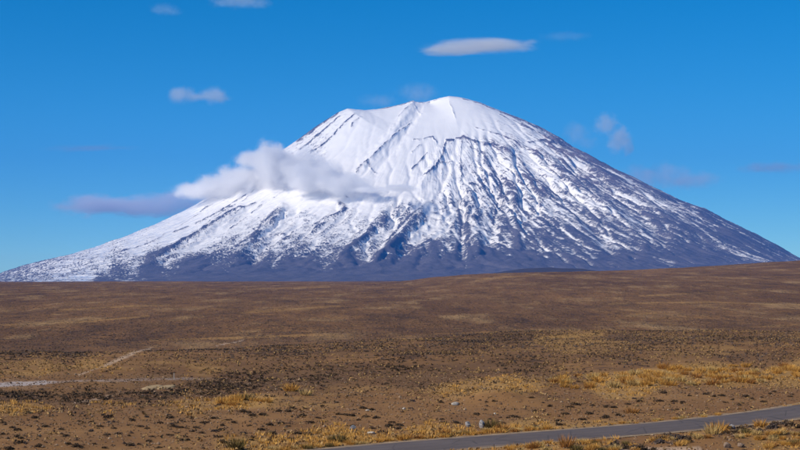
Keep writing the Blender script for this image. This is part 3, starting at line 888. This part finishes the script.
cloud('tiny pale puff of cloud near the upper edge of the sky', [(165, 9.5, 17, 6, FY, 1), (158, 10, 10, 4, FY, 1)], .0006, 300, .6, .0, .5, seed=11)
cloud('thin white cloud cut by the upper edge of the sky', [(240, 1, 32, 6, FY, 1), (222, 3, 15, 4, FY, 1)], .0008, 380, .6, .0, .5, seed=12)
cloud('faint thin wisp beside the lens shaped cloud', [(565, 36, 26, 4.5, FY, 1)], .00025, 380, .5, .0, .5, seed=13)

# ------------------------------------------------------------------ plants: meshes
def veg_mat(name, a, b, c):
    m = NT(name)
    oi = m.n('ShaderNodeObjectInfo').outputs['Random']
    co = m.n('ShaderNodeTexCoord').outputs['Object']
    nz = m.noise(co, 3.5, 3, .7)
    ge = m.n('ShaderNodeNewGeometry').outputs['Random Per Island']
    col = m.mix(oi, a, b)
    col = m.mix(m.ramp(m.math('ADD', m.math('MULTIPLY', ge, .6), m.math('MULTIPLY', nz, .5)), .3, .8), col, c)
    bs = m.bsdf(col, .85, None, .15)
    return m.m


MAT_GOLD = veg_mat('dry_grass_gold', (.55, .285, .055), (.60, .36, .10), (.36, .175, .042))
MAT_OCHRE = veg_mat('dry_grass_ochre', (.36, .225, .085), (.42, .275, .12), (.24, .14, .055))
MAT_RUST = veg_mat('dry_grass_rust', (.38, .175, .040), (.44, .22, .055), (.22, .095, .028))
MAT_STRAW = veg_mat('dry_grass_straw', (.55, .40, .17), (.48, .34, .13), (.35, .22, .08))
MAT_OLIVE = veg_mat('olive_grass', (.15, .115, .035), (.20, .14, .042), (.09, .065, .025))
MAT_SHRUB = veg_mat('dark_cushion_shrub', (.080, .050, .028), (.11, .07, .038), (.05, .033, .021))
MAT_GREY = veg_mat('grey_twiggy_shrub', (.125, .095, .080), (.10, .07, .055), (.065, .048, .040))


def tuft_mesh(name, n, h, spread_, mat, seed, lean=.95):
    r = np.random.default_rng(seed)
    V, T = [], []
    for _ in range(n):
        a = r.uniform(0, 2 * np.pi); rad = spread_ * .45 * math.sqrt(r.random())
        b = np.array([rad * math.cos(a), rad * math.sin(a), -.03])
        L = h * r.uniform(.55, 1.1); ln = lean * r.uniform(.1, 1.0) * (.35 + rad / (spread_ * .45))
        a2 = a + r.normal(0, .5)
        d = np.array([math.cos(a2) * ln, math.sin(a2) * ln, 1.0]); d /= np.linalg.norm(d)
        mid = b + d * L * .6
        tip = mid + (d + np.array([math.cos(a2), math.sin(a2), -.3]) * .35 * ln) * L * .42
        w = h * .026 * r.uniform(.6, 1.3)
        p = r.uniform(0, np.pi); s = np.array([math.cos(p), math.sin(p), 0]) * w
        k = len(V)
        V += [b - s, b + s, mid + s * .8, mid - s * .8, tip]
        T += [(k, k + 1, k + 2), (k, k + 2, k + 3), (k + 3, k + 2, k + 4)]
    return mesh_np(name, np.array(V), np.array(T), mat, False)


def shrub_mesh(name, n, rad, h, mat, seed):
    r = np.random.default_rng(seed)
    V, T = [], []
    lob = [(r.uniform(-.45, .45) * rad, r.uniform(-.45, .45) * rad, r.uniform(.5, .8)) for _ in range(4)]
    for i in range(n):
        lx_, ly_, ls = lob[i % 4]
        a = r.uniform(0, 2 * np.pi); e = math.asin(r.uniform(0, 1))
        q = r.uniform(.55, 1.0)
        c = np.array([lx_ + rad * ls * q * math.cos(a) * math.cos(e), ly_ + rad * ls * q * math.sin(a) * math.cos(e), h * (ls + .3) * q * math.sin(e)])
        s = rad * r.uniform(.14, .26)
        u = r.normal(size=3); u /= np.linalg.norm(u)
        v = np.cross(u, r.normal(size=3)); v /= np.linalg.norm(v) + 1e-9
        k = len(V)
        V += [c - u * s - v * s * .4, c + u * s, c + v * s * .8]
        T.append((k, k + 1, k + 2))
    for i in range(10):                                    # woody stems
        a = r.uniform(0, 2 * np.pi); tip = np.array([math.cos(a) * rad * .7, math.sin(a) * rad * .7, h * r.uniform(.5, 1.15)])
        s = np.array([-math.sin(a), math.cos(a), 0]) * rad * .04
        k = len(V)
        V += [-s + (0, 0, -.03), s + (0, 0, -.03), tip]
        T.append((k, k + 1, k + 2))
    return mesh_np(name, np.array(V), np.array(T), mat, False)


TUFTS = {k: [tuft_mesh('grass_tuft', 170, .50, .62, mt, 200 + 10 * j + i) for i in range(4)] for j, (k, mt) in enumerate((('gold', MAT_GOLD), ('rust', MAT_RUST), ('straw', MAT_STRAW), ('olive', MAT_OLIVE)))}
SHRUBS = {k: [shrub_mesh('shrub', 130, .38, .26, mt, 300 + 10 * j + i) for i in range(5)] for j, (k, mt) in enumerate((('dark', MAT_SHRUB), ('grey', MAT_GREY)))}


LOOK = {'dry_grass_gold': 'golden', 'dry_grass_rust': 'rust brown', 'dry_grass_straw': 'pale straw coloured', 'olive_grass': 'olive', 'dark_cushion_shrub': 'dark brown', 'grey_twiggy_shrub': 'grey'}


def plant(name, me, x, y, s, label, cat, group=None, sz=1.0, ref=None):
    """ref: the usual size of its group, to tell large from small ones in the label"""
    o = link(name, me, (x, y, float(ground_z(x, y)) - .01), random.uniform(0, 6.28), (s, s, s * sz * random.uniform(.85, 1.15)))
    if ref:
        size = 'broad' if s > ref * 1.12 else 'small' if s < ref * .88 else 'middling'
        label = size + ' ' + LOOK[me.materials[0].name] + ' ' + label
    return tag(o, label, cat, group)


def plant_px(name, pool, pts, size, label, cat, group=None, sz=1.0, var=.25):
    pts = np.array(pts, float)
    X, Y = ground_hit(pts[:, 0], pts[:, 1])
    for x, y in zip(X, Y):
        if abs(road_dist(x, y)) < ROAD_HW + .55: continue
        plant(name, random.choice(pool), x, y, size * random.uniform(1 - var, 1 + var), label, cat, group, sz, size)


# single tussocks one can point to
ONE = [
    ((719, 433), 'gold', 1.4, 'tallest golden tussock with pale plumes on the berm right beside the road', 1.25),
    ((712, 434), 'straw', 1.2, 'straw coloured tussock leaning against the tallest golden tussock', 1.1),
    ((567, 447), 'rust', 1.1, 'rust orange tussock standing up against the grey asphalt', 1.2),
    ((632, 413.5), 'rust', 1.1, 'lone orange brown tussock on bare soil just beyond the road', 1.0),
    ((291, 391), 'gold', 1.55, 'larger of two golden tussocks side by side at the edge of dark scrub', 1.0),
    ((306, 395), 'straw', 1.35, 'paler of two golden tussocks side by side at the edge of dark scrub', 1.0),
    ((664, 369), 'rust', 1.45, 'rust brown tussock sticking out at the back edge of the golden grass belt', 1.1),
    ((492, 428), 'olive', 1.45, 'olive green tussock beside the pale upright roadside stone', .95),
    ((502, 430.5), 'rust', 1.0, 'small rusty tussock next to the olive green one by the road', 1.0),
    ((445, 435), 'rust', 1.15, 'brown tussock on the yellow verge beyond the road', .85),
    ((236, 449), 'olive', 1.3, 'dark olive tussock standing alone in the yellow verge', 1.1),
    ((338, 442), 'olive', 1.5, 'wide olive brown tussock in the yellow verge', .7),
    ((761, 427), 'gold', 1.15, 'golden tussock beside the dark shrubs on the berm', 1.0),
    ((246, 400), 'olive', 1.5, 'olive tussock beside a heap of golden grass on the bare soil', .75),
]
for (px, py), k, s, lab, sz in ONE:
    x, y = ground_hit(px, py)
    if abs(road_dist(x[0], y[0])) < ROAD_HW + .5: y[0] = y[0] + (ROAD_HW + .7 - abs(road_dist(x[0], y[0]))) * np.sign(road_dist(x[0], y[0]))
    plant('grass_tuft', random.choice(TUFTS[k]), float(x[0]), float(y[0]), s, lab, 'grass', None, sz)

mix1 = TUFTS['gold'] * 4 + TUFTS['straw'] * 2 + TUFTS['rust'] * 2 + TUFTS['olive']
# heap of golden tussocks on bare soil
plant_px('grass_tuft', TUFTS['gold'], [(222, 404), (227, 402), (232, 401), (237, 402), (240, 398.5), (230, 405), (236, 405), (254, 401), (262, 402), (268, 402.5)], 1.15,
         'tussock in the heap of grass on bare soil below the dark scrub', 'grass', 'golden grass heap on the bare soil', .85)
# far verge
xs = np.linspace(-12, 9, 62); j = rng.normal(0, .55, 62)
for x, dj in zip(xs, j):
    off = ROAD_HW + 1.3 + abs(dj)
    plant('grass_tuft', random.choice(mix1), x + rng.normal(0, .15), road_y(x) + off * 1.1, random.uniform(.5, .85), 'tussock in the yellow verge along the volcano side of the road', 'grass', 'tussocks along the far verge', .8, .67)
for x in rng.uniform(9, 29, 26):
    plant('grass_tuft', random.choice(TUFTS['straw'] + TUFTS['gold']), x, road_y(x) + ROAD_HW * 1.1 + rng.uniform(.9, 1.7), random.uniform(.35, .6), 'short tuft scattered along the thin far verge', 'grass', 'short tufts along the far verge', .8, .47)
# near verge
pts = [(rng.uniform(505, 640), rng.uniform(443, 452)) for _ in range(34)] + [(rng.uniform(640, 700), rng.uniform(438, 447)) for _ in range(7)] + [(rng.uniform(765, 805), rng.uniform(433, 450)) for _ in range(26)] + [(rng.uniform(735, 765), rng.uniform(432, 440)) for _ in range(8)] + [(rng.uniform(690, 730), rng.uniform(433, 439)) for _ in range(6)]
plant_px('grass_tuft', mix1, pts, .68, 'tussock on the near berm below the road', 'grass', 'tussocks on the near berm', .9)
# golden belt
pts = []
while len(pts) < 105:
    x = rng.uniform(545, 806); top = np.interp(x, [545, 600, 660, 800], [379, 374, 367, 366]); bot = np.interp(x, [545, 600, 700, 800], [388, 390, 386, 385])
    pts.append((x, rng.uniform(top, bot)))
plant_px('grass_tuft', TUFTS['gold'] * 3 + TUFTS['rust'] + TUFTS['straw'], pts, 1.2, 'tussock in the wide grass belt beyond the bare soil', 'grass', 'tussocks of the golden grass belt', .9)

# shrubs on the bare soil
sh = [(200 + a / 6.43, 380.6 + b / 6.43) for a, b in ((180, 255), (30, 272), (320, 210), (410, 220), (500, 200), (570, 200), (670, 180), (755, 240), (710, 275), (525, 280), (440, 285), (315, 290), (400, 320), (140, 320), (120, 365), (210, 390), (150, 400), (580, 380), (700, 350), (330, 385), (100, 325), (590, 180), (340, 228), (570, 295), (460, 345), (630, 340), (745, 340), (15, 340), (270, 205), (665, 230))]
sh += [(330 + a / 10, 405.6 + b / 10) for a, b in ((315, 28), (160, 95), (365, 115), (470, 125), (430, 235), (520, 268), (595, 212), (620, 170), (680, 200), (690, 235), (420, 45), (205, 105), (90, 90))]
sh += [(520 + a / 6.67, 400.6 + b / 6.67) for a, b in ((300, 92), (455, 90), (330, 45), (370, 28), (490, 35), (575, 38), (625, 48), (725, 28), (260, 138), (410, 128), (100, 180), (270, 165), (440, 150), (585, 110))]
sh += [(440 + a / 10, 395.6 + b / 10) for a, b in ((355, 190), (20, 240), (30, 278), (165, 278), (760, 222))]
sh += [(600 + a / 4, 340.6 + b / 4) for a, b in ((55, 268), (20, 265), (112, 255), (155, 245), (235, 243), (302, 245), (500, 250), (655, 245), (490, 222), (25, 308), (250, 210), (420, 215), (700, 205), (580, 225), (760, 225))]
sh += [(a / 4, 340.6 + b / 4) for a, b in ((435, 308), (320, 325), (265, 383), (70, 385), (70, 358), (80, 412), (400, 345), (425, 380), (475, 375), (525, 320), (560, 345), (680, 310), (690, 345), (760, 295), (610, 385), (600, 405), (680, 380), (520, 420), (15, 330), (790, 350), (250, 355), (180, 345), (140, 310), (640, 330), (720, 350), (30, 435), (150, 425), (300, 425), (420, 430), (640, 430), (740, 400))]
plant_px('shrub', SHRUBS['dark'], sh, .82, 'cushion shrub scattered on the bare brown soil', 'shrub', 'shrubs on the bare soil', .68, .3)
more = [(rng.uniform(0, 800), 0) for _ in range(95)]
more = [(x, rng.uniform(np.interp(x, [0, 200, 400, 800], [412, 404, 398, 391]), np.interp(x, [0, 240, 400, 600, 800], [449, 444, 432, 420, 401]))) for x, _ in more]
plant_px('shrub', SHRUBS['dark'] + SHRUBS['grey'], more, .5, 'tiny shrub among the pebbles of the bare soil', 'shrub', 'tiny shrubs on the bare soil', .9, .35)
pts = [(rng.uniform(770, 800), rng.uniform(422, 430)) for _ in range(12)] + [(rng.uniform(750, 775), rng.uniform(427, 433)) for _ in range(4)] + [(rng.uniform(655, 690), rng.uniform(437, 444)) for _ in range(8)] + [(rng.uniform(725, 750), rng.uniform(429, 434)) for _ in range(5)] + [(rng.uniform(600, 660), rng.uniform(443, 450)) for _ in range(6)]
plant_px('shrub', SHRUBS['grey'] + SHRUBS['dark'], pts, .95, 'twiggy shrub on the near berm beside the road', 'shrub', 'shrubs on the near berm', 1.0, .3)


# countless plants farther out, one mesh each
def scatter(name, label, cat, count, dens_k, dmin, dmax, mat, size, tris, tall, seed, keep):
    r = np.random.default_rng(seed)
    n = int(count)
    D = dmin * (dmax / dmin) ** r.random(n) if keep == 'log' else np.sqrt(r.uniform(dmin ** 2, dmax ** 2, n))
    A = np.radians(r.uniform(-16.2, 16.2, n))
    X, Y = D * np.sin(A), D * np.cos(A)
    px, py = project(np.stack([X, Y, ground_z(X, Y)], -1))
    w1 = 18 * fbm(X / 25, Y / 50, 3, 51); w2 = 4 * fbm(X / 22 + 40, Y / 40, 3, 53) * np.clip(180.0 / D, .15, 1)
    p = dens_k(px + w1, py + w2, D) * np.clip(.55 + 1.6 * fbm(X / 9, Y / 14, 3, seed), 0, 1.5)
    p = p * (1 - smooth(.55 * dmax, dmax, D)) * (smooth(dmin, dmin * 1.5, D) if keep == 'log' else 1)
    ok = (r.random(n) < p) & (np.abs(road_dist(X, Y)) > ROAD_HW + .8)
    X, Y, D = X[ok], Y[ok], D[ok]
    n = len(X)
    Z = ground_z(X, Y)
    s = size * r.uniform(.55, 1.4, n) * (np.maximum(D / 280, 1) ** .6 if keep == 'log' else 1)
    a = r.uniform(0, 2 * np.pi, (n, tris)); e = r.uniform(0, 1, (n, tris)) ** .8
    q = r.uniform(.45, 1, (n, tris))
    rad = np.sqrt(1 - e * e) * q
    c = np.stack([rad * np.cos(a), rad * np.sin(a), e * q * tall], -1)
    u = r.normal(size=(n, tris, 3)); u /= np.linalg.norm(u, axis=-1, keepdims=True)
    v = np.cross(u, r.normal(size=(n, tris, 3))); v /= np.linalg.norm(v, axis=-1, keepdims=True) + 1e-9
    k = r.uniform(.35, .6, (n, tris, 1))
    if tall > 1:                                            # grass: upright blades
        u = np.stack([.75 * np.cos(a) * rad, .75 * np.sin(a) * rad, (.45 + .5 * q) * tall], -1)
        P = np.stack([c * (1, 1, 0) - v * .13 * (1, 1, 0), c * (1, 1, 0) + v * .13 * (1, 1, 0), c * (1, 1, 0) + u], 2)
    else:
        P = np.stack([c - u * k - v * k * .5, c + u * k, c + v * k], 2)
    P = P * s[:, None, None, None]
    P[..., 2] = np.maximum(P[..., 2], -.03)
    P = P + np.stack([X, Y, Z], -1)[:, None, None, :]
    V = P.reshape(-1, 3)
    T = np.arange(len(V)).reshape(-1, 3)
    o = link(name, mesh_np(name, V, T, mat, False))
    return tag(o, label, cat, kind='stuff')


def k_scrub(px, py, D): return np.clip(COVER.get(px, py, 0) * 1.6 - .2, 0, 1)
def k_gold(px, py, D): return np.clip(COVER.get(px, py, 1) * 1.3 - .02, 0, 1)


scatter('scrub_cover', 'dense dark dwarf scrub covering the plain beyond the bare soil', 'scrub', 110000, k_scrub, 88, 420, MAT_SHRUB, .14, 7, .65, 401, 'area')
scatter('scrub_cover', 'closed belt of dark dwarf scrub behind the golden grass strip', 'scrub', 30000, lambda px, py, D: np.clip(COVER.get(px, py, 0) * 2.6 - 1.35, 0, 1) * 1.5, 100, 200, MAT_SHRUB, .17, 12, .75, 405, 'area')
scatter('scrub_cover', 'sparser grey dwarf scrub dotted over the far plain', 'scrub', 90000, k_scrub, 150, 900, MAT_GREY, .20, 4, .7, 402, 'log')
scatter('scrub_cover', 'dark specks of scrub clumps on the lower plain beyond the scarp', 'scrub', 70000, lambda px, py, D: np.clip(COVER.get(px, py, 0) * 1.2, 0, 1), 420, 4200, MAT_SHRUB, .17, 4, .8, 407, 'log')
scatter('dry_grass', 'ochre grass clumps on the lower plain beyond the scarp', 'grass', 45000, lambda px, py, D: np.clip(COVER.get(px, py, 1) * 1.4, 0, 1), 420, 4200, MAT_OCHRE, .17, 4, .8, 408, 'log')
scatter('dry_grass', 'short golden bunch grass spread between the scrub', 'grass', 120000, k_gold, 74, 420, MAT_OCHRE, .15, 6, 1.0, 403, 'area')
scatter('dry_grass', 'fuller golden bunch grass around the tussock belt and strips', 'grass', 30000, lambda px, py, D: np.clip(COVER.get(px, py, 1) * 2.0 - .85, 0, 1), 76, 175, MAT_GOLD, .2, 14, 1.1, 406, 'area')

# ------------------------------------------------------------------ stones, mounds, posts
def rock_mesh(name, seed, mat, sx, sy, sz, sub=2, flat=True):
    V, T = ico(sub)
    r = np.random.default_rng(seed)
    d = V.copy()
    for _ in range(7):                                     # cut facets
        nn = r.normal(size=3); nn /= np.linalg.norm(nn); h = r.uniform(.55, .85)
        k = np.maximum(d @ nn - h, 0)
        d = d - k[:, None] * nn * .9
    d = d * (1 + .06 * r.normal(size=(len(d), 1)))
    return mesh_np(name, d * (sx, sy, sz), T, mat, False)


def stone_mat(name, a, b):
    m = NT(name)
    co = m.n('ShaderNodeTexCoord').outputs['Object']
    nz = m.noise(co, 9, 5, .8)
    m.bsdf(m.mix(m.ramp(nz, .4, .6), a, b), .9, m.bump(nz, .6, .02), .2)
    return m.m


MS_W = stone_mat('pale_stone', (.32, .28, .23), (.50, .45, .38))
MS_G = stone_mat('grey_stone', (.16, .15, .15), (.36, .34, .33))
MS_B = stone_mat('bluish_stone', (.10, .105, .12), (.19, .19, .20))
MS_D = stone_mat('brown_stone', (.16, .11, .08), (.26, .19, .14))
STN = [((455, 405), .36, .25, .13, MS_W, 'flat white stone lying on the bare soil beyond the road'),
       ((495, 414.5), .11, .1, .09, MS_W, 'small white stone between dark shrubs on the bare slope'),
       ((367.5, 411), .15, .12, .08, MS_W, 'small white stone near the foot of the golden grass strip'),
       ((371, 433.8), .26, .2, .1, MS_W, 'low white stone at the back of the yellow verge'),
       ((404, 409.5), .12, .1, .1, MS_W, 'tiny pale stone on bare brown soil'),
       ((482, 428), .20, .17, .36, MS_G, 'pale grey upright stone beside the olive tussock'),
       ((467.5, 427), .18, .16, .26, MS_G, 'mottled grey upright stone half hidden in verge grass'),
       ((353.5, 431), .22, .18, .24, MS_B, 'dark bluish pointed stone on the soil behind the verge'),
       ((732, 429), .3, .24, .2, MS_G, 'grey boulder at the road edge of the berm'),
       ((727, 448), .24, .2, .22, MS_D, 'dark brown rock at the foot of the berm'),
       ((741, 447), .2, .2, .14, MS_D, 'low brown rock beside straw grass at the foot of the berm')]
for i, ((px, py), a, b, c, mt, lab) in enumerate(STN):
    x, y = ground_hit(px, py)
    x, y = float(x[0]), float(y[0])
    o = link('stone', rock_mesh('stone', 500 + i, mt, a, b, c), (x, y, float(ground_z(x, y)) + c * .55), random.uniform(0, 6))
    tag(o, lab, 'stone')
# pebbles nobody could count
r = np.random.default_rng(610)
V0 = np.array([(1, 0, 0), (-1, 0, 0), (0, 1, 0), (0, -1, 0), (0, 0, 1), (0, 0, -1)], float); T0 = np.array([(0, 2, 4), (2, 1, 4), (1, 3, 4), (3, 0, 4), (2, 0, 5), (1, 2, 5), (3, 1, 5), (0, 3, 5)])
n = 24000
A = np.radians(r.uniform(-15, 15, n)); D = np.sqrt(r.uniform(76 ** 2, 150 ** 2, n))
X, Y = D * np.sin(A), D * np.cos(A)
ok = np.abs(road_dist(X, Y)) > ROAD_HW + .3
X, Y = X[ok], Y[ok]; n = len(X)
s = r.uniform(.02, .075, n) * np.where(r.random(n) < .04, 2, 1)
V = (V0[None] * (1 + .3 * r.normal(size=(n, len(V0), 1)))) * s[:, None, None] * np.array((1, 1, .7)) + np.stack([X, Y, ground_z(X, Y) + s * .2], -1)[:, None]
T = (T0[None] + (np.arange(n) * len(V0))[:, None, None]).reshape(-1, 3)
m = NT('pebbles')
ge = m.n('ShaderNodeNewGeometry').outputs['Random Per Island']
m.bsdf(m.mix(m.ramp(ge, .5, 1.0), (.085, .05, .030), (.32, .22, .14)), .9, None, .2)
tag(link('gravel', mesh_np('gravel', V.reshape(-1, 3), T, m.m, False)), 'brown and pale pebbles strewn over the bare soil', 'gravel', kind='stuff')

# two pale earth mounds among the dark scrub
m = NT('pale_earth')
co = m.n('ShaderNodeTexCoord').outputs['Object']
nz = m.noise(co, 2.5, 6, .7)
m.bsdf(m.mix(m.ramp(nz, .3, .7), (.27, .19, .10), (.40, .29, .165)), .95, m.bump(nz, .8, .06), .1)
for (px, py), lab, sc in (((148, 390), 'longer of two pale earth mounds among dark scrub', 1.0), ((162.5, 389), 'shorter of two pale earth mounds among dark scrub', .9)):
    x, y = ground_hit(px, py); x, y = float(x[0]), float(y[0])
    gx, gy = np.meshgrid(np.linspace(-1.3, 1.3, 26), np.linspace(-1.3, 1.3, 26))
    rad = np.sqrt((gx / 1.0) ** 2 + (gy / 1.0) ** 2)
    z = .40 * np.clip(1.15 - rad, -.2, .45) + .05 * fbm(gx * 2 + px, gy * 2, 3, 71)
    V = np.stack([(gx + .35 * gy) * .72, gy * 2.6, z], -1).reshape(-1, 3) * sc
    tag(link('earth_mound', mesh_np('earth_mound', V, grid_faces(26, 26), m.m), (x, y + 2.4, float(ground_z(x, y + 2.4)) - .02)), lab, 'mound')

# slim white marker post by the gravel wash
m = NT('post_paint')
co = m.n('ShaderNodeTexCoord').outputs['Object']
nz = m.noise(co, 9, 4, .7)
m.bsdf(m.mix(m.ramp(nz, .4, .7), (.36, .33, .29), (.27, .24, .2)), .7, None, .3)
x, y = ground_hit(174, 379.5); x, y = float(x[0]), float(y[0])
b = .045
V = np.array([(sx * b * k, sy * b * k, zz) for zz, k in ((-.1, 1.1), (.05, 1.1), (.06, .8), (.55, .7), (.6, .4)) for sx, sy in ((-1, -1), (1, -1), (1, 1), (-1, 1))])
Q = [(i * 4 + k, i * 4 + (k + 1) % 4, (i + 1) * 4 + (k + 1) % 4, (i + 1) * 4 + k) for i in range(4) for k in range(4)] + [(16, 17, 18, 19)]
tag(link('marker_post', mesh_np('marker_post', V, np.array(Q), m.m, False), (x, y, float(ground_z(x, y)))), 'slim whitish marker post beside the grey gravel wash', 'post')
